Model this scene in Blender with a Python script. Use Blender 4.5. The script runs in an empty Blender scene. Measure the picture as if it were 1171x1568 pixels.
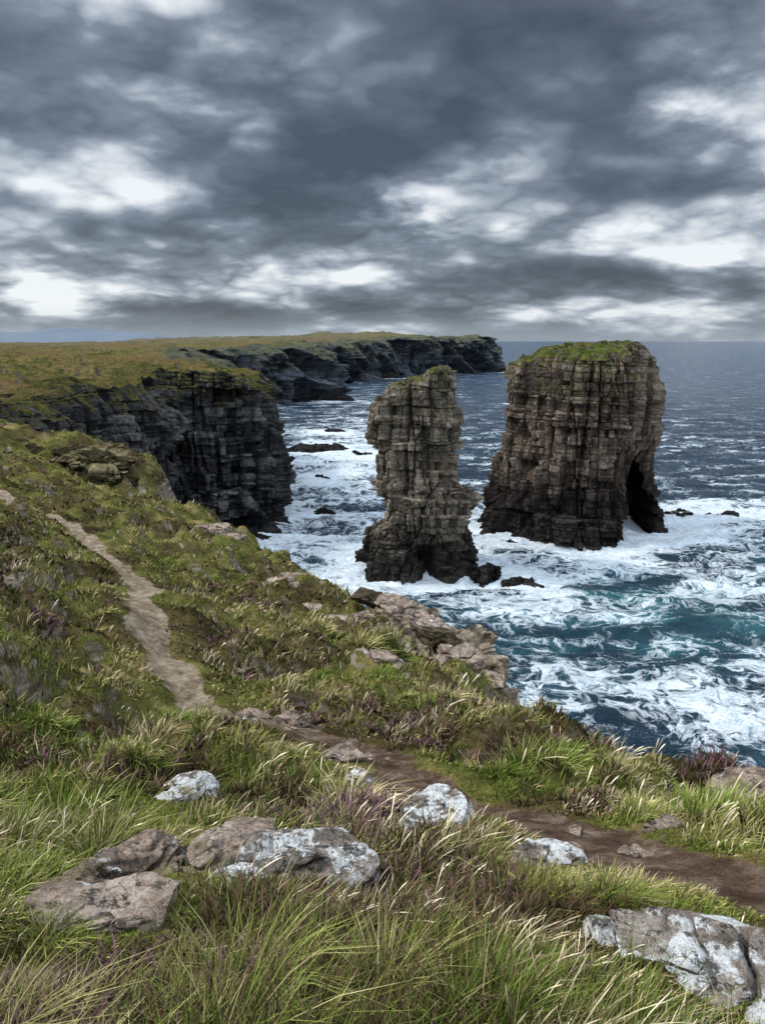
import bpy, bmesh, math
import numpy as np
from mathutils import Vector
rng=np.random.default_rng(7)
S=bpy.context.scene
S.view_settings.view_transform='Standard'; S.view_settings.look='None'; S.view_settings.exposure=0

# ---------------------------------------------------------------- noise
def h3(ix,iy,iz,seed=0):
    a=(ix.astype(np.int64)*73856093)^(iy.astype(np.int64)*19349663)^(iz.astype(np.int64)*83492791)^(seed*2654435761)
    a=a&0xffffffff
    a=((a^(a>>16))*0x45d9f3b)&0xffffffff
    a=((a^(a>>16))*0x45d9f3b)&0xffffffff
    a=a^(a>>16)
    return a/4294967295.0
def vn(x,y,z,seed=0):
    x,y,z=np.broadcast_arrays(np.asarray(x,float),np.asarray(y,float),np.asarray(z,float))
    ix,iy,iz=np.floor(x),np.floor(y),np.floor(z)
    fx,fy,fz=x-ix,y-iy,z-iz
    fx=fx*fx*(3-2*fx);fy=fy*fy*(3-2*fy);fz=fz*fz*(3-2*fz)
    r=0
    for a in(0,1):
        for b in(0,1):
            for c in(0,1):
                w=(fx if a else 1-fx)*(fy if b else 1-fy)*(fz if c else 1-fz)
                r=r+w*h3(ix+a,iy+b,iz+c,seed)
    return r
def fbm(x,y,z=0.0,o=4,seed=0):
    r=0;a=.5;t=0
    for i in range(o):
        r=r+a*vn(x*2**i,y*2**i,np.asarray(z)*2**i,seed+i*17);t+=a;a*=.5
    return r/t
def sst(a,b,x):
    t=np.clip((x-a)/(b-a),0,1);return t*t*(3-2*t)

# ---------------------------------------------------------------- geometry helpers
def mk(name,V,F,mat,smooth=False,attrs=None,cols=None,parent=None):
    V=np.asarray(V,np.float32);F=np.asarray(F,np.int32)
    me=bpy.data.meshes.new(name)
    me.vertices.add(len(V));me.vertices.foreach_set('co',V.ravel())
    k=F.shape[1]
    me.loops.add(F.size);me.loops.foreach_set('vertex_index',F.ravel())
    me.polygons.add(len(F));me.polygons.foreach_set('loop_start',np.arange(len(F),dtype=np.int32)*k)
    me.polygons.foreach_set('use_smooth',np.full(len(F),bool(smooth)))
    for n,a in (attrs or {}).items():
        at=me.attributes.new(n,'FLOAT','POINT');at.data.foreach_set('value',np.asarray(a,np.float32).ravel())
    if cols is not None:
        at=me.color_attributes.new('Col','FLOAT_COLOR','POINT')
        c=np.ones((len(V),4),np.float32);c[:,:3]=cols;at.data.foreach_set('color',c.ravel())
    me.update(calc_edges=True)
    me.materials.append(mat)
    o=bpy.data.objects.new(name,me);S.collection.objects.link(o)
    if parent:o.parent=parent
    return o
def gridF(n,m,wrap=False):
    i=np.arange(n-1)[:,None];jm=m if wrap else m-1
    j=np.arange(jm)[None,:];j2=(j+1)%m
    return np.stack([i*m+j,i*m+j2,(i+1)*m+j2,(i+1)*m+j],-1).reshape(-1,4)
def pdist(x,y,poly,chunk=150000):
    P=np.asarray(poly,float);A=P[:-1];B=P[1:];D=B-A;L=(D**2).sum(1)
    x=x.ravel();y=y.ravel();out=np.empty(len(x))
    for s in range(0,len(x),chunk):
        best=np.full(len(x[s:s+chunk]),1e18);xs=x[s:s+chunk];ys=y[s:s+chunk]
        for k in range(len(A)):
            t=np.clip(((xs-A[k,0])*D[k,0]+(ys-A[k,1])*D[k,1])/L[k],0,1)
            d=(xs-A[k,0]-t*D[k,0])**2+(ys-A[k,1]-t*D[k,1])**2
            best=np.minimum(best,d)
        out[s:s+chunk]=best
    return np.sqrt(out)
def inside(x,y,poly):
    P=np.asarray(poly,float);c=np.zeros(x.shape,bool);n=len(P)
    for i in range(n):
        x1,y1=P[i];x2,y2=P[(i+1)%n]
        if y1==y2:continue
        c^=((y1>y)!=(y2>y))&(x<(x2-x1)*(y-y1)/(y2-y1)+x1)
    return c
def sdist(x,y,coast,closing):
    sh=x.shape;x=x.ravel();y=y.ravel()
    d=pdist(x,y,coast);ins=inside(x,y,list(map(tuple,coast))+closing)
    return np.where(ins,d,-d).reshape(sh)
def chaikin(P,n=2):
    P=np.asarray(P,float)
    for _ in range(n):
        Q=[P[0]]
        for a,b in zip(P[:-1],P[1:]):Q+=[a*.75+b*.25,a*.25+b*.75]
        Q.append(P[-1]);P=np.array(Q)
    return P
class TPS:
    def __init__(s,pts):
        P=np.array(pts,float);s.p=P[:,:2];n=len(P)
        K=s.k(P[:,None,:2]-P[None,:,:2])+np.eye(n)*.02
        Q=np.c_[np.ones(n),P[:,:2]]
        M=np.block([[K,Q],[Q.T,np.zeros((3,3))]])
        s.w=np.linalg.solve(M,np.r_[P[:,2],0,0,0])
    def k(s,d):
        r2=(d**2).sum(-1);return r2*np.log(r2+1e-9)*.5
    def __call__(s,x,y):
        sh=np.shape(x);x=np.ravel(x);y=np.ravel(y);r=s.w[-3]+s.w[-2]*x+s.w[-1]*y
        for i in range(len(s.p)):
            r2=(x-s.p[i,0])**2+(y-s.p[i,1])**2
            r=r+s.w[i]*r2*np.log(r2+1e-9)*.5
        return r.reshape(sh)

# ---------------------------------------------------------------- node helpers
def newmat(name):
    m=bpy.data.materials.new(name);m.use_nodes=True;nt=m.node_tree;nt.nodes.clear();return m,nt
def nd(nt,t,**k):
    n=nt.nodes.new(t)
    for a,b in k.items():setattr(n,a,b)
    return n
def put(nt,sock,v):
    if isinstance(v,bpy.types.NodeSocket):nt.links.new(v,sock)
    elif v is not None:
        if isinstance(v,(tuple,list)) and len(v)==3 and sock.type=='RGBA':v=(*v,1)
        sock.default_value=v
def M(nt,op,a,b=None,c=None,clamp=False):
    n=nd(nt,'ShaderNodeMath',operation=op,use_clamp=clamp);put(nt,n.inputs[0],a)
    if b is not None:put(nt,n.inputs[1],b)
    if c is not None:put(nt,n.inputs[2],c)
    return n.outputs[0]
def VM(nt,op,a,b=None):
    n=nd(nt,'ShaderNodeVectorMath',operation=op);put(nt,n.inputs[0],a)
    if b is not None:put(nt,n.inputs[3 if op=='SCALE' else 1],b)
    return n.outputs[0]
def NZ(nt,vec,scale,detail=4,rough=.55,dist=0,lac=2.0):
    n=nd(nt,'ShaderNodeTexNoise');put(nt,n.inputs['Vector'],vec);n.inputs['Scale'].default_value=scale
    n.inputs['Detail'].default_value=detail;n.inputs['Roughness'].default_value=rough;n.inputs['Distortion'].default_value=dist
    n.inputs['Lacunarity'].default_value=lac
    return n.outputs[0]
def MR(nt,v,a,b,c=0.,d=1.,smooth=True):
    n=nd(nt,'ShaderNodeMapRange');n.interpolation_type='SMOOTHSTEP' if smooth else 'LINEAR'
    put(nt,n.inputs[0],v)
    for i,q in enumerate((a,b,c,d)):put(nt,n.inputs[1+i],q)
    return n.outputs[0]
def RAMP(nt,v,st):
    n=nd(nt,'ShaderNodeValToRGB');put(nt,n.inputs[0],v);e=n.color_ramp.elements
    while len(e)<len(st):e.new(.5)
    for i,(p,c) in enumerate(st):e[i].position=p;e[i].color=(*c,1)
    return n.outputs[0]
def MX(nt,f,a,b,mode='MIX'):
    n=nd(nt,'ShaderNodeMix',data_type='RGBA',blend_type=mode);put(nt,n.inputs[0],f);put(nt,n.inputs[6],a);put(nt,n.inputs[7],b);return n.outputs[2]
def MAPV(nt,vec,scale=(1,1,1),rot=(0,0,0)):
    n=nd(nt,'ShaderNodeMapping');put(nt,n.inputs[0],vec);n.inputs['Scale'].default_value=scale;n.inputs['Rotation'].default_value=rot;return n.outputs[0]
def BUMP(nt,h,strength,dist,normal=None):
    n=nd(nt,'ShaderNodeBump');put(nt,n.inputs['Height'],h);n.inputs['Strength'].default_value=strength;n.inputs['Distance'].default_value=dist
    if normal:nt.links.new(normal,n.inputs['Normal'])
    return n.outputs[0]
def OUT(nt,col,normal=None):
    d=nd(nt,'ShaderNodeBsdfDiffuse');put(nt,d.inputs[0],col)
    if normal:nt.links.new(normal,d.inputs['Normal'])
    o=nd(nt,'ShaderNodeOutputMaterial');nt.links.new(d.outputs[0],o.inputs[0]);return d
def POS(nt):
    g=nd(nt,'ShaderNodeNewGeometry');s=nd(nt,'ShaderNodeSeparateXYZ');nt.links.new(g.outputs['Position'],s.inputs[0])
    s2=nd(nt,'ShaderNodeSeparateXYZ');nt.links.new(g.outputs['True Normal'],s2.inputs[0])
    return g.outputs['Position'],s.outputs,s2.outputs

# ---------------------------------------------------------------- materials
GR_STACK=[(.35,(.04,.05,.013)),(.5,(.085,.115,.02)),(.6,(.13,.11,.045)),(.7,(.055,.09,.015))]
GR_MOOR=[(.35,(.04,.037,.017)),(.5,(.08,.078,.024)),(.6,(.12,.09,.04)),(.7,(.065,.075,.022))]
def rock_mat(name,c0,c1,c2,wet=(5.,11.),grass=None,sc=1.,lich=.35,haze=0.,gr=GR_STACK):
    m,nt=newmat(name);P,xyz,nrm=POS(nt)
    tint=nd(nt,'ShaderNodeAttribute',attribute_name='tint').outputs['Fac']
    st=NZ(nt,MAPV(nt,P,(.12*sc,.12*sc,1.6*sc)),1,4,.6)
    bl=NZ(nt,P,.22*sc,5,.65)
    fine=NZ(nt,P,2.2*sc,4,.7)
    v=M(nt,'ADD',M(nt,'MULTIPLY',st,.38),M(nt,'MULTIPLY',bl,.34))
    v=M(nt,'ADD',v,M(nt,'MULTIPLY',tint,.28))
    col=RAMP(nt,v,[(.37,c0),(.49,c1),(.62,c2)])
    col=MX(nt,1.,col,RAMP(nt,fine,[(.3,(.45,.45,.46)),(.65,(1.4,1.35,1.25))]),'MULTIPLY')
    vs=NZ(nt,MAPV(nt,P,(.5*sc,.5*sc,.05*sc)),1,4,.6)
    col=MX(nt,MR(nt,vs,.50,.64,0,.8),col,(c0[0]*.45,c0[1]*.45,c0[2]*.45))
    ln=NZ(nt,P,.7*sc,5,.7)
    if lich:
        lf=M(nt,'MULTIPLY',MR(nt,ln,.53,.66),lich)
        lf=M(nt,'MULTIPLY',lf,MR(nt,xyz[2],10,22))
        col=MX(nt,lf,col,(.23,.21,.11))
    if wet:
        w=M(nt,'ADD',xyz[2],M(nt,'MULTIPLY',M(nt,'SUBTRACT',bl,.5),-18.))
        wf=MR(nt,w,wet[1],wet[0])
        col=MX(nt,M(nt,'MULTIPLY',wf,.86),col,(.012,.012,.014))
    if grass:
        g=MR(nt,M(nt,'ADD',nrm[2],M(nt,'MULTIPLY',M(nt,'SUBTRACT',bl,.5),.9)),grass[2],grass[2]+.2)
        g=M(nt,'MULTIPLY',g,MR(nt,M(nt,'ADD',xyz[2],M(nt,'MULTIPLY',M(nt,'SUBTRACT',ln,.5),10.)),grass[0],grass[1]))
        gc=RAMP(nt,NZ(nt,P,.35*sc,5,.7),gr)
        gc=MX(nt,1.,gc,RAMP(nt,fine,[(.3,(.4,.4,.4)),(.65,(1.4,1.4,1.3))]),'MULTIPLY')
        col=MX(nt,g,col,gc)
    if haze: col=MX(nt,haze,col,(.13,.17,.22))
    crack=NZ(nt,MAPV(nt,P,(.9*sc,.9*sc,2.0*sc)),1,6,.75)
    b=BUMP(nt,crack,1.,.85/sc)
    OUT(nt,col,b);return m
mat_stackL=rock_mat('stack_sandstone_grey',(.06,.052,.042),(.195,.165,.128),(.42,.36,.285),(3.5,11.),(31,33.5,.42),1.,.55)
mat_stackR=rock_mat('stack_sandstone_brown',(.047,.037,.032),(.152,.112,.088),(.32,.265,.215),(7.5,18.),(27.5,31.5,.42),1.,.45)
mat_cliff=rock_mat('cliff_dark',(.018,.019,.023),(.053,.054,.059),(.175,.168,.166),(-3.,8.),(25,30,.42),.8,.25,0.,GR_MOOR)
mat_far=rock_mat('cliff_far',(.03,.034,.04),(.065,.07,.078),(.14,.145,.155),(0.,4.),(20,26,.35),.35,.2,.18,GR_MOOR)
mat_skerry=rock_mat('skerry_wet',(.010,.010,.011),(.026,.024,.024),(.06,.055,.05),None,None,1.5,.0)
mat_outcrop=rock_mat('outcrop_sandstone',(.09,.072,.046),(.27,.215,.155),(.49,.41,.32),None,None,2.8,.2)
mat_outdark=rock_mat('outcrop_lichened',(.04,.034,.02),(.12,.10,.052),(.26,.22,.13),None,None,1.6,.5)

def boulder_mat(name,base,base2,white):
    m,nt=newmat(name);P,xyz,nrm=POS(nt)
    col=RAMP(nt,NZ(nt,P,3.,7,.65),[(.35,tuple(c*.45 for c in base)),(.5,base),(.65,base2)])
    sp=NZ(nt,P,28.,4,.7)
    col=MX(nt,1.,col,RAMP(nt,sp,[(.35,(.55,.52,.5)),(.6,(1.15,1.15,1.15))]),'MULTIPLY')
    n1=M(nt,'ADD',M(nt,'MULTIPLY',NZ(nt,P,3.6,7,.66,.3),.8),M(nt,'MULTIPLY',NZ(nt,P,16,3,.6),.2))
    wf=M(nt,'MULTIPLY',MR(nt,n1,white,white+.04),MR(nt,nrm[2],-.1,.4))
    wc=RAMP(nt,NZ(nt,P,22,4,.7),[(.3,(.36,.36,.35)),(.5,(.68,.68,.65)),(.7,(.80,.80,.78))])
    col=MX(nt,wf,col,wc)
    df=MR(nt,NZ(nt,P,7.,5,.7),.565,.62)
    col=MX(nt,M(nt,'MULTIPLY',df,.85),col,(.05,.05,.045))
    gf=M(nt,'MULTIPLY',MR(nt,NZ(nt,P,2.3,5,.7),.57,.65),.6)
    col=MX(nt,gf,col,(.12,.11,.045))
    ck=NZ(nt,MAPV(nt,P,(2.2,2.2,7)),1,5,.6)
    ckf=MR(nt,M(nt,'ABSOLUTE',M(nt,'SUBTRACT',ck,.5)),.012,.0)
    col=MX(nt,M(nt,'MULTIPLY',ckf,.85),col,(.03,.026,.022))
    b=BUMP(nt,NZ(nt,MAPV(nt,P,(3,3,9)),1,8,.74),1.,.16)
    b=BUMP(nt,sp,.7,.025,b)
    OUT(nt,col,b);return m
mat_b_white=boulder_mat('rock_white_lichen',(.28,.235,.195),(.43,.375,.325),.475)
mat_b_tan=boulder_mat('rock_tan',(.34,.26,.20),(.50,.405,.33),.60)

m,nt=newmat('moorland_ground');P,xyz,nrm=POS(nt)
at=nd(nt,'ShaderNodeAttribute',attribute_name='path')
ah=nd(nt,'ShaderNodeAttribute',attribute_name='heath')
b1=NZ(nt,P,.5,6,.7)
col=RAMP(nt,b1,[(.3,(.035,.03,.013)),(.43,(.07,.066,.022)),(.52,(.12,.125,.035)),(.6,(.18,.145,.058)),(.7,(.26,.20,.09))])
col=MX(nt,M(nt,'MULTIPLY',ah.outputs['Fac'],.75),col,RAMP(nt,b1,[(.35,(.028,.021,.012)),(.55,(.068,.05,.025)),(.7,(.095,.085,.033))]))
f1=NZ(nt,P,18.,4,.75)
col=MX(nt,1.,col,RAMP(nt,f1,[(.3,(.35,.35,.35)),(.65,(1.4,1.35,1.25))]),'MULTIPLY')
pn=NZ(nt,P,2.5,7,.8)
dirt=RAMP(nt,pn,[(.3,(.035,.022,.015)),(.48,(.095,.060,.041)),(.62,(.20,.145,.105)),(.72,(.38,.31,.24))])
far=MR(nt,xyz[1],10,15)
dirt=MX(nt,far,dirt,RAMP(nt,pn,[(.31,(.07,.048,.03)),(.45,(.18,.135,.09)),(.57,(.30,.24,.17)),(.7,(.42,.355,.27))]))
pf=MR(nt,M(nt,'ADD',at.outputs['Fac'],M(nt,'MULTIPLY',M(nt,'SUBTRACT',NZ(nt,P,3.,6,.75),.5),1.6)),.34,.56)
col=MX(nt,pf,col,dirt)
rk=RAMP(nt,NZ(nt,MAPV(nt,P,(.6,.6,4)),1,6,.7),[(.35,(.05,.042,.033)),(.5,(.16,.13,.09)),(.65,(.34,.28,.22))])
rf=MR(nt,M(nt,'ADD',nrm[2],M(nt,'MULTIPLY',M(nt,'SUBTRACT',b1,.5),.5)),.66,.5)
col=MX(nt,rf,col,rk)
b=BUMP(nt,NZ(nt,P,3.,7,.75),.9,.2);b=BUMP(nt,f1,.8,.03,b)
OUT(nt,col,b);mat_ground=m
m,nt=newmat('moor_plateau');P,xyz,nrm=POS(nt)
n1=NZ(nt,P,.05,8,.68);n2=NZ(nt,P,.8,5,.75)
col=RAMP(nt,n1,[(.34,(.045,.041,.018)),(.46,(.088,.088,.026)),(.54,(.14,.103,.045)),(.66,(.088,.10,.026))])
col=MX(nt,1.,col,RAMP(nt,n2,[(.3,(.25,.25,.25)),(.65,(1.45,1.45,1.35))]),'MULTIPLY')
n3=NZ(nt,MAPV(nt,P,(.004,.016,0)),1,5,.6)
col=MX(nt,M(nt,'MULTIPLY',MR(nt,n3,.42,.58),.6),col,(.12,.075,.035))
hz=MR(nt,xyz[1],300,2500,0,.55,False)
col=MX(nt,hz,col,(.13,.15,.17))  # distance haze painted into the moor colour
rf=MR(nt,M(nt,'ADD',nrm[2],M(nt,'MULTIPLY',M(nt,'SUBTRACT',n2,.5),.6)),.82,.64);col=MX(nt,rf,col,(.06,.056,.05))
b=BUMP(nt,n2,1.,1.)
OUT(nt,col,b);mat_moor=m
m,nt=newmat('distant_hill_haze');P,xyz,nrm=POS(nt)
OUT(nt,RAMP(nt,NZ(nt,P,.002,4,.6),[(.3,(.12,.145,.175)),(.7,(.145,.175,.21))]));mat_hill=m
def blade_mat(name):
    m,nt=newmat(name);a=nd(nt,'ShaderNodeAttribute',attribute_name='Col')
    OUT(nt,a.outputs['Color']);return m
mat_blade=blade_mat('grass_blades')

# sea
m,nt=newmat('sea_water');P,xyz,nrm=POS(nt)
fa=nd(nt,'ShaderNodeAttribute',attribute_name='foam').outputs['Fac']
ta=nd(nt,'ShaderNodeAttribute',attribute_name='teal').outputs['Fac']
ca=nd(nt,'ShaderNodeAttribute',attribute_name='crest').outputs['Fac']
dn=nd(nt,'ShaderNodeTexNoise');nt.links.new(P,dn.inputs['Vector']);dn.inputs['Scale'].default_value=.16;dn.inputs['Detail'].default_value=3
off=VM(nt,'SCALE',VM(nt,'SUBTRACT',dn.outputs[1],(.5,.5,.5)),7.)
wp=VM(nt,'ADD',P,off)
big=NZ(nt,MAPV(nt,wp,(.06,.11,.0)),1,5,.6)
rid=NZ(nt,MAPV(nt,wp,(.28,.34,0)),1,5,.6,.5)
lace=M(nt,'SUBTRACT',1.,M(nt,'MULTIPLY',M(nt,'ABSOLUTE',M(nt,'SUBTRACT',rid,.5)),9.),clamp=True)
rid2=NZ(nt,MAPV(nt,wp,(.8,1.,0),(0,0,.4)),1,5,.65,.4)
lace2=M(nt,'SUBTRACT',1.,M(nt,'MULTIPLY',M(nt,'ABSOLUTE',M(nt,'SUBTRACT',rid2,.5)),8.),clamp=True)
v=M(nt,'ADD',M(nt,'MULTIPLY',lace,.48),M(nt,'MULTIPLY',lace2,.30))
v=M(nt,'ADD',v,M(nt,'MULTIPLY',M(nt,'SUBTRACT',big,.5),2.4))
v=M(nt,'ADD',v,fa)
fo=M(nt,'MULTIPLY',MR(nt,v,.70,1.26),.96)
wc=NZ(nt,MAPV(nt,P,(.045,.13,0)),1,6,.74)
cap=M(nt,'MULTIPLY',MR(nt,M(nt,'ADD',wc,M(nt,'MULTIPLY',ca,.06)),.635,.685),.78)
fo=M(nt,'MAXIMUM',fo,cap)
deep=MX(nt,MR(nt,big,.35,.65),(.005,.018,.036),(.013,.042,.070))
wcol=MX(nt,ta,deep,MX(nt,MR(nt,big,.41,.65),(.006,.042,.060),(.033,.17,.18)))
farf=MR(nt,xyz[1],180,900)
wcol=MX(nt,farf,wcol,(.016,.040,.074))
foamc=RAMP(nt,rid2,[(.3,(.44,.54,.59)),(.52,(.72,.78,.81)),(.7,(.86,.88,.89))])
p=nd(nt,'ShaderNodeBsdfPrincipled')
put(nt,p.inputs['Base Color'],MX(nt,fo,wcol,foamc))
put(nt,p.inputs['Roughness'],MR(nt,fo,0,1,.22,.85,False));p.inputs['IOR'].default_value=1.33
h1=NZ(nt,MAPV(nt,P,(.10,.24,0),(0,0,.15)),1,7,.7,.3)
b=BUMP(nt,h1,1.,3.8)
nt.links.new(b,p.inputs['Normal'])
o=nd(nt,'ShaderNodeOutputMaterial');nt.links.new(p.outputs[0],o.inputs[0]);mat_sea=m

# ---------------------------------------------------------------- strata displacement
_t=np.random.default_rng(3).uniform(.35,1.9,400)
BND=np.cumsum(_t)-60
def rock_disp(x,y,z,k=1.,rot=.45,seed=0,dip=.05):
    x=x/k;y=y/k;z=z/k
    zl=z+2.2*fbm(x*.07,y*.07,0,3,seed)+dip*x
    i=np.searchsorted(BND,zl);lo=BND[i-1];hi=BND[i];db=np.minimum(zl-lo,hi-zl)
    c,s=math.cos(rot),math.sin(rot)
    wob=1.6*(fbm(x*.3,y*.3,z*.18,3,seed+5)-.5)
    u=(c*x+s*y+wob)/2.1;v=(-s*x+c*y+wob)/2.1
    bed=i//3
    bz=np.floor(z/5.3+3*h3(np.floor(u/1.7),np.floor(v/1.7),np.zeros_like(u),seed+8))
    big=h3(np.floor(u/3.1),np.floor(v/3.1),np.floor(zl/9.),seed+1)
    med=h3(np.floor(u/1.7),np.floor(v/1.7),bz,seed+2)
    sm=h3(np.floor(u+bed*.37),np.floor(v+bed*.61),bed,seed+2)
    tiny=h3(np.floor(u*2.6+i*.3),np.floor(v*2.6+i*.7),i,seed+3)
    d=2.3*(big-.5)+1.8*(med-.5)+1.2*(sm-.5)
    d+=.75*(tiny-.5)
    d+=.2*(h3(i,i*0,i*0,seed+4)-.5)
    uu=u/1.7;vv=v/1.7
    fu=np.abs(uu-np.round(uu))*1.7;fv=np.abs(vv-np.round(vv))*1.7
    vis=.4+.8*vn(x*.3,y*.3,z*.2,seed+30)
    d-=(1.1*np.exp(-(fu/.07)**2)+1.1*np.exp(-(fv/.07)**2))*vis
    d-=.34*np.exp(-(db/.08)**2)
    d+=2.6*(fbm(x*.16,y*.16,z*.1,4,seed+9)-.5)
    d+=.6*(fbm(x*1.1,y*1.1,z*1.1,4,seed+11)-.5)
    return d*k,(sm*.35+med*.25+.2*h3(i,i*0,i*0,seed+14)+.2*tiny)

def stack(name,prof,plan,ztop,zbot,nth,nz,mat,k=1.,amp=1.,cave=None,seed=0,ncap=60,capn=.8,parent=None,push=None):
    pr=np.array(prof,float);pl=np.array(plan+[plan[0]],float)
    dense=np.concatenate([pl[i]+(pl[i+1]-pl[i])*np.linspace(0,1,60,endpoint=False)[:,None] for i in range(len(pl)-1)])
    a=np.arctan2(dense[:,1],dense[:,0]);r=np.hypot(dense[:,0],dense[:,1]);o=np.argsort(a);a=a[o];r=r[o]
    th=np.linspace(-math.pi,math.pi,nth,endpoint=False)
    rr=np.interp(th,a,r,period=2*math.pi)
    ux,uy=rr*np.cos(th),rr*np.sin(th)
    def ext(z):
        return [np.interp(z,pr[:,0],pr[:,i]) for i in(1,2,3,4)]
    L,R,F,B=ext(np.full(nth,pr[-1,0]-1))
    X=(L+R)/2+ux*(R-L)/2;Y=(F+B)/2+uy*(B-F)/2
    zt=ztop(X,Y)
    T=np.linspace(0,1,nz)[:,None];Z=zbot+T*(zt[None]-zbot)
    L,R,F,B=ext(Z)
    X=(L+R)/2+ux*(R-L)/2;Y=(F+B)/2+uy*(B-F)/2
    cx=(L+R)/2;cy=(F+B)/2
    nx=X-cx;ny=Y-cy;l=np.hypot(nx,ny);nx/=l;ny/=l
    d,tint=rock_disp(X,Y,Z,k,seed=seed);d=d*amp
    d=d-.4*k*sst(.96,1,T)*amp
    if cave is not None:d=d-cave(np.broadcast_to(th,Z.shape),Z,X,Y)
    X=X+nx*d;Y=Y+ny*d
    if push is not None:Y=Y+push(X,Y,Z)
    rows=[np.stack([X,Y,Z],-1)]
    xr,yr,zr=X[-1],Y[-1],Z[-1];cx=cx[-1].mean();cy=cy[-1].mean()
    sc=1-np.linspace(0,1,ncap+1)[1:,None]*.995
    Xc=cx+(xr-cx)*sc;Yc=cy+(yr-cy)*sc
    w=sst(1.,.9,sc)
    Zc=(1-w)*zr+w*ztop(Xc,Yc)+capn*w*((fbm(Xc*.6/k,Yc*.6/k,0,4,seed+20)-.4)*1.6)
    Zc=Zc+.6*k*w*(h3(np.floor(Xc/k*.6),np.floor(Yc/k*.6),np.zeros_like(Xc),5)-.5)*amp
    rows.append(np.stack([Xc,Yc,Zc],-1))
    V=np.concatenate(rows);n=len(V)
    tt=np.concatenate([tint,np.full(Xc.shape,.5)])
    return mk(name,V.reshape(-1,3),gridF(n,nth,True),mat,False,{'tint':tt},parent=parent)

# ---- left stack
sq=[(-1,-.35),(-.85,-.8),(-.3,-1),(.35,-.95),(.85,-.75),(1,-.2),(1,.45),(.7,.9),(0,1),(-.7,.9),(-1,.4)]
profL=[(-3,-4,17.8,118.5,136),(0,-3.8,17.3,119,135.5),(1.5,-3.6,16.8,119.4,135),(5,-3.5,15.8,119.8,135),(7.5,-2.6,14.6,120.3,134.5),(9.2,-.2,14.8,120.8,134),(11.5,.3,16.2,121,133.5),
(13.4,.4,17.0,121.3,133),(14.4,-.4,16.2,121.5,133),(15.7,-1.0,13.4,122,132.5),(20.4,-1.1,12.3,122,132.5),(27,-.8,12.3,122.3,132.3),(31,-.9,12.4,122.8,132),(36,-.4,12.4,123,131.5)]
ztL=lambda x,y:np.interp(x,[-2,-.5,1.2,1.6,4.0,4.4,7.4,7.8,10,12,13.5],[30.0,30.8,31.2,32.6,33,33.7,34,34.9,35.3,35.7,35.0])-.10*np.maximum(0,127-y)
def caveL(th,Z,X,Y):
    return 4.2*np.exp(-((X-8.0)/1.8)**2)*sst(7,4,Z)*(Y<127)+2.2*np.exp(-((X-(2.6+.05*Z))/.4)**2)*sst(12,15,Z)*(Y<127)+1.9*np.exp(-((X-8.2)/.35)**2)*sst(14,17,Z)*(Y<127)
stack('sea_stack',profL,sq,ztL,-3,900,430,mat_stackL,.85,.95,caveL,seed=3,ncap=50)
# ---- right stack
plR=[(-1,-.2),(-.62,-.72),(-.15,-1),(.2,-.97),(.40,-.6),(.48,-.30),(.8,-.10),(1,.5),(.92,1),(.3,1.1),(-.5,.95),(-.95,.4)]
profR=[(-3,20.4,63.5,139.5,166),(0,21.0,63,140,166),(2.6,22,62,141,165.5),(6,23.2,60.4,141.6,165),(9.6,24.1,58.9,142,165),(16.5,25.4,58.2,142.5,164.5),(22,26.2,59.2,142.8,164.5),
(26,26.4,59.8,143,164),(30,26.6,59.4,143.2,163.5),(34,26.5,58,143.8,163),(40,27.0,57.5,144.5,162)]
ztR=lambda x,y:np.interp(x,[24,27,28,31,33,37,45,50,53,54,57,60],[34.2,35.6,36.6,36.9,38.0,38.8,39.4,39.4,38.8,37.2,35.4,32.4])-.36*np.maximum(0,152-y)
def caveR(th,Z,X,Y):
    c=2.8*np.exp(-((X-28.5)/1.5)**2-((Z-21)/1.8)**2)*(Y<152)+2.4*np.exp(-((X-29.5)/1.8)**2-((Z-15.5)/1.2)**2)*(Y<152)
    for xx in(33,38.5,47):c=c+1.7*np.exp(-((X-xx-.08*(Z-15))/.4)**2)*sst(8,14,Z)*(Y<150)
    return c
def pushR(X,Y,Z):
    zz=np.clip(Z,0,40);q=np.abs(X-53.0-.06*zz)/(3.6*np.sqrt(np.clip(1-(zz/18)**2.4,0,1))+.01)
    return 11*sst(1.12,.85,q)*(Z<18)*(Y<154)
stack('sea_stack',profR,plR,ztR,-3,1250,400,mat_stackR,1.,.95,caveR,seed=11,ncap=80,capn=1.,push=pushR)

# ---------------------------------------------------------------- plateau across the inlet
plat=TPS([(-25,160,31.4),(-33,158,32.4),(-41,145,33.4),(-47,115,32.6),(-60,95,31.5),(-100,130,34.4),(-100,200,35),(-32,200,32),(-75,290,32.5),(-105,430,33),(-44,530,33.6),(-200,300,35),(-200,500,34.5),(-85,670,36.5),
(140,1000,45.8),(-35,775,39.5),(50,890,43),(-300,900,36),(-120,1150,48),(-500,1100,34),(60,1250,46),(-900,1600,31),(-1500,2500,28),(-3000,3000,28),(-4000,1500,38),(-3000,60,50),(-300,60,38),(-20,1000,46)])
def plat_z(x,y):
    d=np.hypot(x,y)
    z=plat(x,y)+(fbm(x*.09,y*.09,0,5,40)-.5)*5.6+(fbm(x*.012,y*.012,0,4,44)-.5)*13*np.clip(d/300-.5,0,1)
    z+=(fbm(x*.6,y*.6,0,3,48)-.5)*1.7*(d<400)
    z+=5*np.exp(-(((x+85)/28)**2+((y-1100)/60)**2))
    return z
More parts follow.
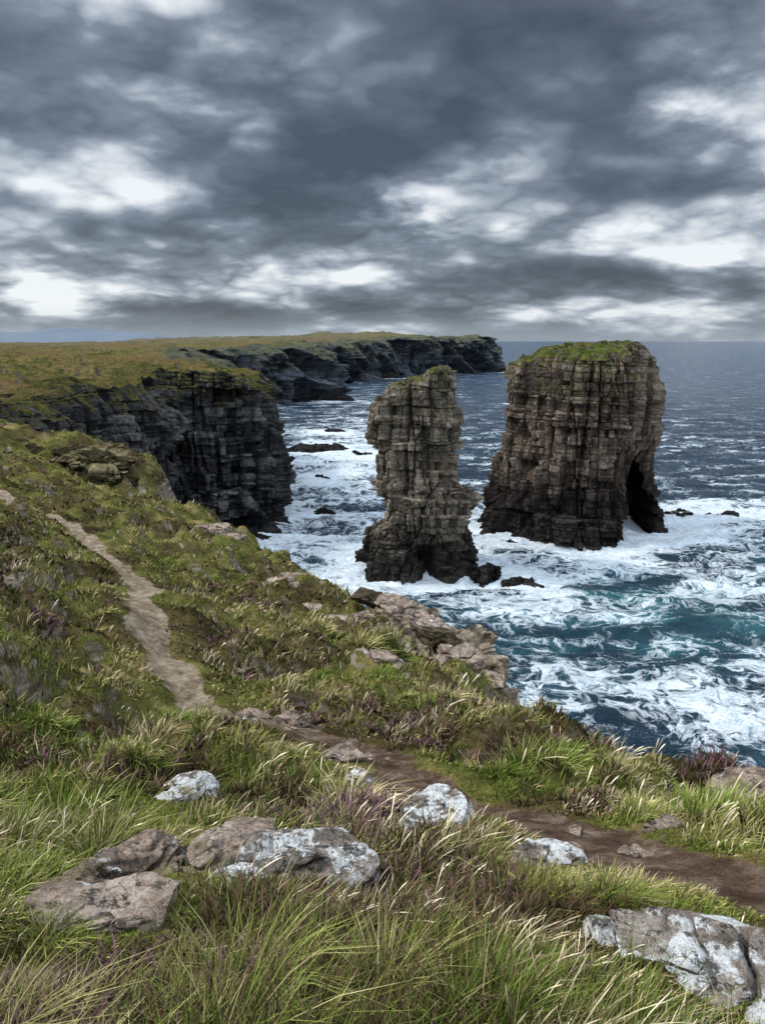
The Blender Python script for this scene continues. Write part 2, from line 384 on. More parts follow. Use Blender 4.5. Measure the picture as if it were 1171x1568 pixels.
coast=[(-400,66),(-120,84),(-75,88),(-55,96),(-51,108),(-50,118),(-51.5,128),(-44,137),(-42.5,144),(-47,150),(-40,152),(-32.5,153),(-28.5,156.5),(-27.5,163),(-29,175),(-33,195),(-51,230),(-75,290),(-98,360),(-108,430),(-88,480),(-60,508),(-46,528),(-47,550),
(-60,600),(-95,670),(-80,720),(-35,755),(-12,780),(-30,820),(5,860),(45,870),(60,900),(50,930),(84,945),(103,960),(136,996),(145,1020),(138,1080),(60,1250),(-300,1600)]
closing=[(-1500,2500),(-3000,3500),(-4500,3000),(-4500,60)]
cs=chaikin(coast,2)
def strip(name,i0,i1,step,nr,mat,k,seed,buttress,ba):
    P=cs[i0:i1];seg=np.hypot(*np.diff(P,axis=0).T);L=np.r_[0,np.cumsum(seg)];n=int(L[-1]/step)
    s=np.linspace(0,L[-1],n);x=np.interp(s,L,P[:,0]);y=np.interp(s,L,P[:,1])
    w=max(3,int(4/step));ker=np.ones(w)/w
    tx=np.gradient(x);ty=np.gradient(y);tx=np.convolve(np.pad(tx,w,mode='edge'),ker,'same')[w:-w];ty=np.convolve(np.pad(ty,w,mode='edge'),ker,'same')[w:-w]
    l=np.hypot(tx,ty);nx=ty/l;ny=-tx/l
    zr=plat_z(x,y)
    ins=6+.015*np.hypot(x,y)
    rows=[]
    for f,dz in((1.3,-1.2),(1.,-.3),(.7,.1),(.45,.15),(.25,.1),(.12,0)):
        X=x-nx*ins*f;Y=y-ny*ins*f;rows.append(np.stack([X,Y,plat_z(X,Y)+dz],-1))
    T=np.linspace(0,1,nr)[:,None]
    Z=zr*(1-T)+(-3)*T
    X=x+0*Z;Y=y+0*Z
    d,tint=rock_disp(X,Y,Z,k,seed=seed);d=d*1.3
    g=fbm(X/buttress+Z*.04,Y/buttress,Z/(buttress*5),3,seed+50);d=d+(1-np.abs(g-.5)*6)*buttress*ba
    d=d*sst(-.05,.12,T)
    d=d+T**2*buttress*.22+2.2*k*sst(.86,.97,T+.08*(fbm(X*.15,Y*.15,0,3,9)-.5))
    rows.append(np.stack([X+nx*d,Y+ny*d,Z],-1))
    V=np.concatenate([np.array(rows[:-1]),rows[-1]])
    tt=np.concatenate([np.full((len(rows)-1,n),.5),tint])
    return mk(name,V.reshape(-1,3),gridF(len(V),n),mat,False,{'tint':tt})
isp=int(np.argmin(np.hypot(cs[:,0]+51,cs[:,1]-230)))
i0=int(np.argmin(np.hypot(cs[:,0]+120,cs[:,1]-84)))
strip('sea_cliff',i0,isp+1,.25,200,mat_cliff,1.1,21,10.,.45)
i2=int(np.argmin(np.hypot(cs[:,0]-60,cs[:,1]-1250)))
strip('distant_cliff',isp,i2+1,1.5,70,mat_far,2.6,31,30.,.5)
na,nr=620,560
A=np.radians(np.linspace(-62,12,na));Rr=np.exp(np.linspace(math.log(70),math.log(5200),nr))
RR,AA=np.meshgrid(Rr,A,indexing='ij');X=RR*np.sin(AA);Y=RR*np.cos(AA)
sd=sdist(X,Y,cs,closing)
Z=plat_z(X,Y);thr=(6+.015*RR)*.5
Z=np.where(sd>thr,Z,-8)
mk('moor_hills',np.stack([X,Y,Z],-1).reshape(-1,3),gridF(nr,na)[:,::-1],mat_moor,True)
xs=np.linspace(-5200,-1300,160);hz=np.interp(xs,[-5200,-4200,-3000,-2650,-2300,-1850,-1400],[0,95,108,140,128,88,0])+8*fbm(xs/300,xs*0,0,3,2)
V=[]
for f,yy in((0,5600),(.6,5900),(1,6300),(.6,6800),(0,7400)):V.append(np.stack([xs,np.full(160,yy),hz*f-2],-1))
mk('distant_hill',np.array(V).reshape(-1,3),gridF(5,160),mat_hill,True)

# ---------------------------------------------------------------- foreground terrain
fg=TPS([(0,0,38.3),(-1.26,2,37.85),(0,2,37.8),(1.3,2,37.7),(0,3.2,37.16),(-1.94,3.2,37.2),(1.94,3.2,37.1),(-2.93,5,36.45),(0,4.7,36.35),(2.83,4.8,36.25),(-3.77,6.5,35.75),(0,7,35.0),(4.64,8,34.6),
(-5.67,10,34.5),(-1.93,12,33.4),(2.8,13.5,32.55),(5.07,10,33.6),(4.26,12,33.0),(3.46,13.5,32.5),(2.07,16,31.8),(3.0,23.5,29.2),(.37,27,29.4),(1.3,26,29.2),(0,17,31.7),(-1.7,21,31.05),(-5.1,38,28.0),(-1.65,32,28.8),
(-4,18,31.95),(-6.1,28,30.2),(-7.9,44,27.6),(-13.8,50,28.4),(-19.1,55,28.5),(-10.2,33,30.2),(-13.2,33,30.9),(-8.15,24,31.8),(-5.4,17,32.4),(-3.44,14,32.85),(-20.4,42,30.4),(-23.2,44,30.8),(-10.3,19,33.5),(-7.8,14,33.8),
(-28.7,55,31.3),(-33.6,65,32.2),(-28.2,63,31.7),(-20.6,60,30.0),(30,-10,38),(-20,-10,40),(-60,40,36),(-90,65,36),(20,5,34.5),(0,-15,39)])
edge=chaikin([(60,-30),(30,-8),(18,4),(10,8.6),(6.4,10.3),(4.7,12.3),(3.8,14),(2.5,16.5),(2.5,19),(3.6,23),(3.3,25.5),(1.4,28),(-.6,30),(-1.4,33),(-4.8,39),(-7.6,45),(-13,51.5),(-18.3,56),(-17.8,60),(-20,64),(-27,67),(-36,70),(-60,74),(-150,80)],1)
eclose=[(-150,-60),(60,-60)]
path=chaikin([(-34,50),(-26,46),(-20.4,42),(-15.5,37),(-12.6,32),(-9.85,27),(-8.1,24),(-6.9,20),(-5.4,17),(-3.6,14),(-2.1,12.2),(-.9,11.3),(-.2,10.2),(.35,8.8),(.85,7.6),(1.35,6.6),(1.75,5.7),(2.0,4.9),(2.2,4.1),(2.45,3.2),(3.0,2)],1)
def path_f(x,y):
    pd=pdist(x,y,path).reshape(np.shape(x))
    d=pd+ (fbm(x*1.3,y*1.3,0,4,77)-.5)*.7
    w=np.where(y>11,.40,.42)
    return 1-sst(w*.55,w*1.7,d),pd
spots=[(-1.45,2.3,.42,.3),(-1.95,12.3,1.1,.9)]
def kind(x,y):
    return fbm(x*.55,y*.55,0,4,120),fbm(x*.8,y*.8,0,4,130)
def ground_z(x,y,want=False):
    x=np.asarray(x,float);y=np.asarray(y,float)
    b=fg(x,y);d=np.hypot(x,y);s=np.clip(d/6,.35,2.4)
    pf,pd=path_f(x,y)
    for a,c,rx,ry in spots:pf=np.maximum(pf,1-sst(.5,1.2,np.hypot((x-a)/rx,(y-c)/ry)+(fbm(x*3,y*3,0,3,5)-.5)*.8))
    calm=np.maximum(pf,1-sst(.5,2.,pd))
    hum=(fbm(x*.9,y*.9,0,4,60)-.5)*.75*s*(1-.8*calm)+(fbm(x*.22,y*.22,0,3,63)-.5)*.9*np.clip(s-.6,0,2)
    hum+=(fbm(x*6,y*6,0,3,66)-.5)*.08
    z=b+hum-.10*pf
    sd=sdist(x,y,edge,eclose)+(fbm(x*.5,y*.5,0,4,70)-.5)*1.2*np.clip(d/14,.3,1.6)
    out=np.maximum(0,-sd)
    z=z-np.where(out>0,out*2.6+.25*(h3(np.floor(x*1.1),np.floor(y*1.1),np.floor(out*2),8)-.5)*np.clip(out*3,0,3),0)-.35*sst(.8,0,sd)*np.clip(d/12,.4,1)
    z=np.maximum(z,-6)
    return (z,pf,sd) if want else z
na,nr=760,760
A=np.radians(np.linspace(-84,62,na));Rr=np.exp(np.linspace(math.log(.5),math.log(130),nr))
RR,AA=np.meshgrid(Rr,A,indexing='ij');X=RR*np.sin(AA);Y=RR*np.cos(AA)
Z,pf,sd=ground_z(X,Y,True)
mk('grassy_headland',np.stack([X,Y,Z],-1).reshape(-1,3),gridF(nr,na)[:,::-1],mat_ground,True,{'path':pf,'heath':sst(.49,.55,kind(X,Y)[0])})

# ---------------------------------------------------------------- boulders
bm=bmesh.new();bmesh.ops.create_icosphere(bm,subdivisions=6,radius=1);bm.verts.ensure_lookup_table()
ICO=np.array([v.co[:] for v in bm.verts]);ICOF=np.array([[v.index for v in f.verts] for f in bm.faces]);bm.free()
rocks=[]
def boulder(name,x,y,sx,sy,sz,rot,seed,mat,sink=.35,tilt=0.,z=None,parent=None,mask=True):
    r=np.random.default_rng(seed)
    N=r.normal(size=(18,3));N[:4]=[(0,0,1),(.25,.1,1),(-.2,.2,.95),(0,0,-1)];N/=np.linalg.norm(N,axis=1)[:,None]
    H=r.uniform(.58,.98,18);H[0]=.62
    D=ICO@N.T;q=np.where(D>1e-3,H/np.maximum(D,1e-3),9.);rad=q.min(1);rad=np.minimum(rad,1.3)
    V=ICO*rad[:,None]
    V=V*np.array([sx,sy,sz])
    q=.4/max(.4,min(sx,sy))
    n=(fbm(V[:,0]*5*q,V[:,1]*5*q,V[:,2]*9*q,5,seed)-.5)*.38*min(sx,sy)
    cr=fbm(V[:,0]*2.6*q,V[:,1]*2.6*q,V[:,2]*6*q,3,seed+3);n-=.22*min(sx,sy)*np.exp(-((cr-.5)/.02)**2)
    lay=V[:,2]/(.28*sz)+.8*fbm(V[:,0]*2*q,V[:,1]*2*q,0,2,seed+6);n+=.12*min(sx,sy)*(h3(np.floor(lay),np.floor(V[:,0]*q*1.5),np.floor(V[:,1]*q*1.5),seed)-.5)
    V=V+ICO*n[:,None]
    c,s=math.cos(rot),math.sin(rot);ct,sn=math.cos(tilt),math.sin(tilt)
    V=np.stack([V[:,0]*ct+V[:,2]*sn,V[:,1],-V[:,0]*sn+V[:,2]*ct],-1)
    V=np.stack([V[:,0]*c-V[:,1]*s,V[:,0]*s+V[:,1]*c,V[:,2]],-1)
    zz=float(ground_z(np.array([x]),np.array([y]))[0]) if z is None else z
    V+=np.array([x,y,zz+sz*(1-2*sink)*.62])
    if mask:rocks.append((x,y,sx,sy,rot))
    return mk(name,V,ICOF,mat,False,parent=parent)
W,Tn=mat_b_white,mat_b_tan
boulder('lichen_rock',-.58,3.9,.46,.30,.21,.25,2,W,.27,-.1)
boulder('lichen_rock',.40,5.9,.34,.30,.25,.1,5,W,.28)
boulder('lichen_rock',-2.42,8.0,.42,.36,.36,.3,8,W,.22)
boulder('lichen_rock',1.50,2.30,.46,.32,.18,-.5,13,W,.36,.12)
boulder('lichen_rock',1.18,4.6,.24,.16,.13,-.4,14,W,.28)
boulder('lichen_rock',1.02,2.65,.22,.16,.14,-.3,61,W,.45)
boulder('lichen_rock',-.98,4.75,.18,.14,.14,.3,62,W,.35)
boulder('sandstone_slab',-1.36,3.55,.42,.36,.17,.7,16,Tn,.30,.1)
boulder('sandstone_slab',-1.12,4.4,.42,.30,.18,.8,17,Tn,.32)
boulder('sandstone_slab',-1.20,2.98,.28,.20,.13,.3,18,Tn,.33)
boulder('sandstone_slab',-1.50,2.92,.20,.16,.13,.3,28,Tn,.33)
boulder('lichen_rock',-2.0,6.3,.22,.16,.12,.1,19,W,.3)
boulder('lichen_rock',-.3,8.4,.2,.16,.12,.1,63,W,.3)
boulder('sandstone_slab',2.6,6.0,.2,.16,.1,.1,64,Tn,.3)
boulder('sandstone_slab',-2.65,13.1,.5,.4,.24,.2,20,Tn,.35)
boulder('sandstone_slab',-1.7,12.6,.4,.32,.24,.2,21,Tn,.35)
boulder('sandstone_slab',-.1,17.3,.9,.5,.32,-.3,22,Tn,.3)
boulder('sandstone_slab',-.6,9.2,.34,.24,.16,-.3,23,Tn,.35)
boulder('sandstone_slab',5.6,9.3,.85,.55,.35,-.2,24,Tn,.35)
boulder('sandstone_slab',-10.2,43.5,1.3,.9,.5,.1,25,Tn,.3)
boulder('sandstone_slab',-8.6,41.5,.9,.6,.4,.1,26,Tn,.3)
boulder('sandstone_slab',-3.0,28.5,1.2,.8,.5,.1,27,Tn,.3)
boulder('sandstone_slab',-2.2,26.0,.9,.6,.4,.4,29,Tn,.3)
boulder('sandstone_slab',-4.6,34,1.0,.7,.4,.4,66,Tn,.35)
rr_=np.random.default_rng(12)
for i in range(16):   # loose stones in the trodden earth
    q=path[rr_.integers(len(path)//2,len(path)-2)];a=rr_.uniform(.03,.09)
    boulder('path_stone',q[0]+rr_.normal(0,.22),q[1]+rr_.normal(0,.22),a*1.3,a,a*.7,rr_.uniform(0,3),300+i,Tn,.35,0,None,None,False)
def outcrop(core,slabs,sd0,m1,m2):
    e=bpy.data.objects.new('rock_outcrop',None);S.collection.objects.link(e)
    stack('core',*core,parent=e)
    for i,(x,y,z,sx,sy,sz) in enumerate(slabs):
        boulder('slab_%d'%(i+1),x,y,sx,sy,sz,-.45+.25*math.sin(i*2.3),sd0+i,m1 if i%3 else m2,.5,.14,z,e,False)
outcrop(([(24,-.8,4.4,22,29),(28.3,-.5,4.0,22.8,28.4),(31,-.2,3.2,23.6,28.2)],sq,
      lambda x,y:np.interp(x,[-1,0,1.0,1.1,2.2,2.3,3.2,4.5],[30.1,30.0,29.8,29.4,29.3,28.8,28.6,27.9])-.10*(26-y),24,460,150,mat_outcrop,.36,1.5,None,5,60,.3),
 [(-.4,27.6,30.1,1.0,.7,.34),(.6,26.8,30.1,1.1,.8,.36),(1.4,26.1,29.75,1.1,.8,.4),(2.0,25.3,29.45,1.,.8,.42),(2.7,24.5,29.05,.9,.8,.5),(3.2,23.9,28.45,.85,.7,.6),(2.5,23.6,28.3,.9,.6,.55),
  (1.8,23.9,28.6,.9,.6,.42),(3.0,24.1,27.5,1.1,.8,.7),(2.2,23.4,27.4,1.1,.7,.6),(1.1,24.7,29.0,.9,.6,.35),(.2,25.8,29.5,.9,.6,.35),(3.3,24.0,26.6,1.1,.9,.8),(2.4,23.3,26.4,1.3,.8,.7),(-.5,26.4,29.75,.8,.5,.3)],200,Tn,mat_outcrop)
outcrop(([(24,-27,-20.6,56.3,66),(28,-26.5,-21,57,65),(32,-25.5,-21.5,58,64)],sq,
      lambda x,y:np.interp(x,[-27,-24,-21,-18],[31.3,31.0,30.6,30.0])-.08*(60-y),25,480,120,mat_outdark,.6,1.4,None,6,50,.4),
 [(-27.5,60,31.3,2.2,1.4,.5),(-25,59.5,31.0,2.3,1.5,.5),(-23,59,30.8,2.0,1.5,.55),(-21.6,58.6,30.2,1.5,1.5,.6),(-22.5,57.6,29.7,1.9,1.3,.6),(-24.8,57.6,30.0,2.2,1.2,.5),(-21.2,58.2,29.2,1.5,1.5,.7),(-23,57.0,28.8,2.2,1.4,.8),(-30,61,31.6,1.8,1.2,.4)],240,mat_outdark,mat_outdark)
rocks.append((1.6,25.5,2.0,2.4,0))

# ---------------------------------------------------------------- skerries
def skerry(x,y,sx,sy,h,seed):
    stack('skerry',[(-2,x-sx*1.15,x+sx*1.15,y-sy*1.2,y+sy*1.2),(0,x-sx,x+sx,y-sy,y+sy),(h,x-sx*.6,x+sx*.6,y-sy*.6,y+sy*.6)],sq,
      lambda X,Y:h*(.35+.9*fbm(X*.25,Y*.25,0,2,seed)),-2,160,24,mat_skerry,.6,1.1,None,seed,24,.9)
sk=[(23.4,117.5,3.0,2.0,1.7,1),(18.0,121,2.4,2.2,2.6,2),(77,164,3.4,2,2.2,3),(66.5,163,5,2.5,2.0,4),(-24,272,13,7,2.6,5),(-8,262,5,3,1.4,6),(-19,214,3.2,2,1.3,7),(-30,178,4,6,3.,8),
(-30,158,4,4,3.5,9),(-26,147,3,2,1.6,10),(-14,172,2.5,1.6,.8,11),(150,1003,22,10,6,12),(178,1000,8,6,3,13),(-34,515,14,8,5,14),(8,836,14,10,5,15),(-42,245,6,5,2,16),(-22,330,6,4,1.5,17),(24,142,2.5,2,1.6,20),(70,169,2,1.5,1.5,22),(-27,140,2.6,2,1.5,23)]
for a in sk:skerry(*a)

# ---------------------------------------------------------------- sea
na,nr=760,900
A=np.radians(np.linspace(-50,55,na));Rr=np.r_[np.exp(np.linspace(math.log(22),math.log(1500),nr-40)),np.exp(np.linspace(math.log(1530),math.log(60000),40))]
RR,AA=np.meshgrid(Rr,A,indexing='ij');X=RR*np.sin(AA);Y=RR*np.cos(AA)
fade=np.clip(1.4-RR/500,0,1)
wz=(fbm(X*.05+.02*Y,Y*.11,0,5,90)-.5)*3.6*fade
wz+=(1-2*np.abs(fbm(X*.12,Y*.28,0,4,93)-.5))*1.3*fade
mask=RR<1300
ds=np.full(X.shape,1e3)
dd=ds[mask]
xm,ym=X[mask],Y[mask]
dd=np.minimum(dd,pdist(xm,ym,cs[::2]))
dd=np.minimum(dd,pdist(xm,ym,edge[::2])+6)
dd=np.minimum(dd,np.maximum(0,np.hypot((xm-6.5)/1.1,(ym-127)/.85)-10))
dd=np.minimum(dd,np.maximum(0,np.hypot((xm-42)/1.35,(ym-153)/.9)-14.5))
for a in sk:dd=np.minimum(dd,np.maximum(0,np.hypot(xm-a[0],(ym-a[1]))-(a[2]+a[3])/2)*1.2+1)
ds[mask]=dd
foam=.95*np.exp(-ds/3.5)+.44*np.exp(-ds/14.)+.08*np.exp(-ds/45)
for x,y,rx,ry,a in[(84,176,26,9,.72),(60,160,14,8,.4),(100,160,24,9,.36),(50,128,18,9,.30),(62,112,22,9,.24),(36,72,18,9,.42),(55,86,18,7,.30),(22,84,7,4,.3),(-8,150,14,22,.34),(-12,235,16,50,.36),(15,190,22,30,.18),(-20,330,24,70,.3),(-10,500,34,120,.22),
  (30,106,9,3,.28),(46,100,7,5,-.35),(36,113,8,6,-.3),(14,92,8,7,-.15),(70,136,16,6,-.15)]:
    foam+=a*np.exp(-((X-x)/rx)**2-((Y-y)/ry)**2)
foam+=.05*np.exp(-((Y-105)/60)**2)
teal=np.clip(.30*np.exp(-ds/18)+.75*np.exp(-((X-42)/24)**2-((Y-108)/20)**2)+.25*np.exp(-(Y/130)**2),0,.9)
crest=np.clip(wz,-1,1)
foam=foam+.16*np.clip(wz,-1.2,1.2)*fade
wz+=.9*np.exp(-ds/3)*(fbm(X*.5,Y*.5,0,3,99))*(ds<30)
mk('sea',np.stack([X,Y,wz-.6],-1).reshape(-1,3),gridF(nr,na)[:,::-1],mat_sea,True,{'foam':foam,'teal':teal,'crest':crest})

# ---------------------------------------------------------------- vegetation
def rockmask(x,y,g=1.):
    k=np.zeros(x.shape,bool)
    for a,b,sx,sy,rot in rocks:
        c,s=math.cos(rot),math.sin(rot);u=(x-a)*c+(y-b)*s;v=-(x-a)*s+(y-b)*c
        k|=(u/(sx*g))**2+(v/(sy*g))**2<1
    return k
def shorten(x,y,pd):
    k=np.ones(x.shape)
    for a,b,sx,sy,rot in rocks:
        d=np.hypot((x-a)/(sx+.18),(y-b+.14)/(sy+.32))
        k=np.minimum(k,.36+.64*sst(.8,1.2,d))
    return k*(.28+.72*sst(.4,1.5,pd))
def blades(name,base,h,w,lean,yaw,col,tipcol,widths,mat,ts):
    n=len(base);side=np.stack([np.cos(yaw),np.sin(yaw),0*yaw],-1)
    V=np.empty((n,len(ts)*2,3),np.float32);C=np.empty((n,len(ts)*2,3),np.float32)
    for i,(t,wf) in enumerate(zip(ts,widths)):
        ll=np.minimum((lean**2).sum(1),1.)[:,None]
        c=base+np.array([0,0,1.])*(h[:,None]*t*(1-.45*t*ll))
        c=c+np.c_[lean,np.zeros(n)]*(h*t**1.8)[:,None]
        V[:,2*i]=c-side*(w*wf)[:,None];V[:,2*i+1]=c+side*(w*wf)[:,None]
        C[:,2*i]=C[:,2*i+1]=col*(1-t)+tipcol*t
    m=len(ts);f=np.array([[2*i,2*i+1,2*i+3,2*i+2] for i in range(m-1)])
    F=(np.arange(n)[:,None,None]*(2*m)+f).reshape(-1,4)
    return mk(name,V.reshape(-1,3),F,mat,True,cols=C.reshape(-1,3))
def scatter(n,r0,r1,a=36):
    r=np.exp(rng.uniform(math.log(r0),math.log(r1),n));t=np.radians(rng.uniform(-a,a,n));return r*np.sin(t),r*np.cos(t),r
def grow(name,nt_,nb,r0,r1,sel,h0,h1,wfun,spread,leanr,wind,pal,tip,widths,pathmax=.25,edgemin=-.4,mat=mat_blade,ts=(0,.5,1.),clear=0.):
    x,y,r=scatter(nt_,r0,r1)
    z,pf,sd=ground_z(x,y,True);pd=pdist(x,y,path)
    k1,k2=kind(x,y)
    ok=sel(x,y,k1,k2,r)&(pf+rng.uniform(-.25,.3,nt_)<pathmax)&(sd>edgemin)&~rockmask(x,y,.93)&(pd>clear)
    x,y,r,sd,pd=x[ok],y[ok],r[ok],sd[ok],pd[ok];n=len(x)
    th=rng.uniform(.65,1.3,n)*(0.35+1.3*fbm(x*1.3,y*1.3,0,3,140))*shorten(x,y,pd)
    pal=np.array(pal);tip=np.array(tip)
    pi=np.clip((fbm(x*.7,y*.7,0,3,150)-.3)/.4*len(pal)+rng.normal(0,.7,n),0,len(pal)-1).astype(int)
    X=np.repeat(x,nb);Y=np.repeat(y,nb);R=np.repeat(r,nb);H=np.repeat(th,nb)*rng.uniform(h0,h1,n*nb)
    a=rng.uniform(0,2*math.pi,n*nb);q=np.sqrt(rng.uniform(0,1,n*nb))*(spread+.010*R)
    ox,oy=q*np.cos(a),q*np.sin(a);X2=X+ox;Y2=Y+oy
    Z2=ground_z(X2,Y2)-.01
    lean=np.stack([np.cos(a),np.sin(a)],-1)*(leanr*rng.uniform(.2,1.2,n*nb))[:,None]+np.array(wind)*rng.uniform(.5,1.3,n*nb)[:,None]+rng.normal(0,.12,(n*nb,2))
    br=rng.uniform(.65,1.4,n*nb)[:,None]*np.repeat(rng.uniform(.75,1.25,n),nb)[:,None]
    pb=np.clip(np.repeat(pi,nb)+(rng.uniform(0,1,n*nb)<.15)*2,0,len(pal)-1)
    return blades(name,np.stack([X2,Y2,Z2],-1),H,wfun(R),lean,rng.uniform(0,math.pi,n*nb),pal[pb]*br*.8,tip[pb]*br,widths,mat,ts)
wf=lambda R:np.maximum(.0021,.00088*R)
U=lambda x:rng.uniform(0,1,len(x))
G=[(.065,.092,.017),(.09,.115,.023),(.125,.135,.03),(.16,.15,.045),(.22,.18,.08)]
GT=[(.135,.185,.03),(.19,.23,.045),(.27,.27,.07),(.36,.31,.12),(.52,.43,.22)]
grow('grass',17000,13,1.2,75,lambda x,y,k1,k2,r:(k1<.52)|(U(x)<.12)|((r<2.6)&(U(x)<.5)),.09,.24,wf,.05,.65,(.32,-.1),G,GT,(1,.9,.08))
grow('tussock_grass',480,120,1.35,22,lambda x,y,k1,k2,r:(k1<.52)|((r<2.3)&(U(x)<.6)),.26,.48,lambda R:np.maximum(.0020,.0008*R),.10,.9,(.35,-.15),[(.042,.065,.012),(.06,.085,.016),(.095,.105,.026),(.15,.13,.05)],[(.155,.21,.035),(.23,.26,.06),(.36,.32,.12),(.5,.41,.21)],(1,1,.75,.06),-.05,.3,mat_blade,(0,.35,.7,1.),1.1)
Dp=[(.24,.18,.09),(.30,.24,.13),(.20,.18,.065),(.34,.28,.16)]
DT=[(.50,.40,.22),(.58,.48,.29),(.42,.36,.18),(.64,.54,.36)]
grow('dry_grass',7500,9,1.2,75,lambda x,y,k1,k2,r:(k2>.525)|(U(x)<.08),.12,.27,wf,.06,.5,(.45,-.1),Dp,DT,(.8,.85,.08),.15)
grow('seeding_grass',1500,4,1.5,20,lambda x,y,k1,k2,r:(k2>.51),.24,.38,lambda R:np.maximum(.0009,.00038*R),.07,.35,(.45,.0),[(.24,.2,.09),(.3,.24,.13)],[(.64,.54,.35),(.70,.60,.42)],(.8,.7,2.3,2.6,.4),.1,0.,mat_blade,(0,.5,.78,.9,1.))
Hp=[(.03,.022,.011),(.045,.03,.017),(.035,.04,.013),(.055,.032,.021)]
HT=[(.08,.054,.028),(.115,.072,.04),(.09,.105,.03),(.16,.085,.095)]
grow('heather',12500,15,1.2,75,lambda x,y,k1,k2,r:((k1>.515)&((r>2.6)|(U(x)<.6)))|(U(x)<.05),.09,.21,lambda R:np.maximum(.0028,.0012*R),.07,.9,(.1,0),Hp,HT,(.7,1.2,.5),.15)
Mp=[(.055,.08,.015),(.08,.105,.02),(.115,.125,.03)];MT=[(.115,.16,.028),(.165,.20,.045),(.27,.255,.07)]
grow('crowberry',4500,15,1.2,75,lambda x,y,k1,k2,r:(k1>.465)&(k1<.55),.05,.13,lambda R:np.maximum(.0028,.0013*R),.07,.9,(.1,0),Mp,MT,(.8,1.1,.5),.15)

# ---------------------------------------------------------------- sky / light / camera
SUN_EL,SUN_AZ=math.radians(42),math.radians(-82)
w=bpy.data.worlds.new('World');S.world=w;w.use_nodes=True;nt=w.node_tree;nt.nodes.clear()
try:w.cycles.sampling_method='NONE'
except Exception as e:print(e)
tc=nd(nt,'ShaderNodeTexCoord');D=tc.outputs['Generated']
sp=nd(nt,'ShaderNodeSeparateXYZ');nt.links.new(D,sp.inputs[0]);dx,dy,dz=sp.outputs
dzp=M(nt,'ADD',M(nt,'MAXIMUM',dz,0.),.26)
cv=nd(nt,'ShaderNodeCombineXYZ');put(nt,cv.inputs[0],M(nt,'DIVIDE',dx,dzp));put(nt,cv.inputs[1],M(nt,'DIVIDE',dy,dzp));put(nt,cv.inputs[2],M(nt,'MULTIPLY',dz,2.))
v=cv.outputs[0]
n1=NZ(nt,v,1.3,3,.48)
n2=NZ(nt,v,4.2,5,.56)
# billows: folded noise gives rounded heads with creases between them
b3=M(nt,'ABSOLUTE',M(nt,'SUBTRACT',NZ(nt,v,3.4,1.5,.45),.5))
b4=M(nt,'ABSOLUTE',M(nt,'SUBTRACT',NZ(nt,v,8.5,1.5,.5),.5))
pf_=M(nt,'ADD',M(nt,'MULTIPLY',b3,1.0),M(nt,'MULTIPLY',b4,.55))
val=M(nt,'ADD',M(nt,'MULTIPLY',n1,.72),M(nt,'MULTIPLY',n2,.28))
val=M(nt,'ADD',val,M(nt,'MULTIPLY',M(nt,'SUBTRACT',pf_,.13),.34))
ys=M(nt,'MAXIMUM',dy,.05);az=M(nt,'DIVIDE',dx,ys);el=M(nt,'DIVIDE',dz,ys)
azw=M(nt,'ADD',az,M(nt,'MULTIPLY',M(nt,'SUBTRACT',n2,.5),.22));elw=M(nt,'ADD',el,M(nt,'MULTIPLY',M(nt,'SUBTRACT',n1,.5),.12))
blobs=[(.08,.155,.11,.04,1.6),(-.09,.33,.06,.05,.8),(.45,.285,.06,.04,.9),(.3,.14,.10,.022,.8),(-.36,.06,.25,.025,1.),(.0,.09,.15,.02,.8),(.33,.04,.25,.014,.9),(.18,.24,.05,.04,.6),
(-.32,.27,.2,.07,-1.4),(-.26,.155,.15,.035,-1.1),(-.04,.18,.05,.03,-.9),(.15,.36,.14,.05,-1.2),(.30,.30,.09,.07,-1.1),(.33,.088,.22,.022,-1.3),(.44,.19,.09,.035,-.8),(-.4,.38,.2,.05,-1.)]
bias=0.
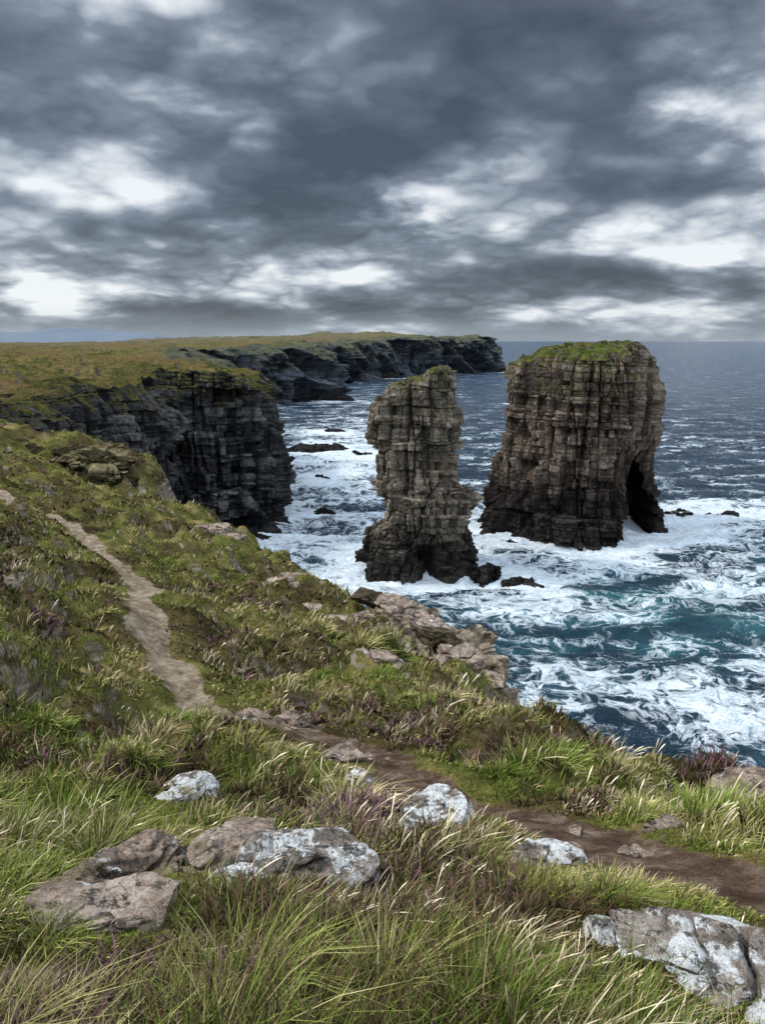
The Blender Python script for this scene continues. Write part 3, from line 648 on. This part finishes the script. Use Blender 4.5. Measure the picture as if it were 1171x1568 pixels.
for a,e,ra,re,am in blobs:
    c2=nd(nt,'ShaderNodeCombineXYZ');put(nt,c2.inputs[0],M(nt,'MULTIPLY_ADD',azw,1/ra,-a/ra));put(nt,c2.inputs[1],M(nt,'MULTIPLY_ADD',elw,1/re,-e/re))
    dt=nd(nt,'ShaderNodeVectorMath',operation='DOT_PRODUCT');nt.links.new(c2.outputs[0],dt.inputs[0]);nt.links.new(c2.outputs[0],dt.inputs[1])
    bias=M(nt,'ADD',bias,M(nt,'MULTIPLY',M(nt,'EXPONENT',M(nt,'MULTIPLY',dt.outputs['Value'],-1.)),am))
val=M(nt,'ADD',val,M(nt,'MULTIPLY',bias,.075))
cc=RAMP(nt,val,[(.36,(.062,.079,.106)),(.455,(.115,.14,.18)),(.52,(.215,.255,.315)),(.565,(.42,.475,.55)),(.64,(.90,.94,.97))])
hz=MR(nt,dz,.045,.0)
cc=MX(nt,M(nt,'MULTIPLY',hz,.65),cc,(.38,.45,.53))
up=M(nt,'MULTIPLY',MR(nt,dz,.40,.75,1.,5.6),MR(nt,dy,.2,-.4,1.,1.8))  # unseen sky overhead and behind the camera brightened to lift the scene light
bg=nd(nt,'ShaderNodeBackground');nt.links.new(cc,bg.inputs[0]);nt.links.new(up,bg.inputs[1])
sky=nd(nt,'ShaderNodeTexSky');sky.sky_type='NISHITA';sky.sun_disc=False;sky.sun_elevation=SUN_EL;sky.sun_rotation=SUN_AZ
bs=nd(nt,'ShaderNodeBackground');nt.links.new(sky.outputs[0],bs.inputs[0]);bs.inputs[1].default_value=.12
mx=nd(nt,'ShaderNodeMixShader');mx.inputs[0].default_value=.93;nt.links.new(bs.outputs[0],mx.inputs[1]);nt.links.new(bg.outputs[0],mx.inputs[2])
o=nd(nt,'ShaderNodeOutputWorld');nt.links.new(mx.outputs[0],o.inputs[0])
ld=bpy.data.lights.new('sun','SUN');ld.energy=3.0;ld.angle=math.radians(6);ld.color=(1,.95,.87)
lo=bpy.data.objects.new('sun',ld);S.collection.objects.link(lo)
sdir=Vector((math.sin(SUN_AZ)*math.cos(SUN_EL),math.cos(SUN_AZ)*math.cos(SUN_EL),math.sin(SUN_EL)))
lo.rotation_euler=sdir.to_track_quat('Z','Y').to_euler()
cd=bpy.data.cameras.new('camera');cd.sensor_fit='VERTICAL';cd.sensor_height=36;cd.lens=26;cd.clip_start=.05;cd.clip_end=100000
co=bpy.data.objects.new('camera',cd);S.collection.objects.link(co);co.location=(0,0,40);co.rotation_euler=(math.radians(90-13.03),0,0)
S.camera=co
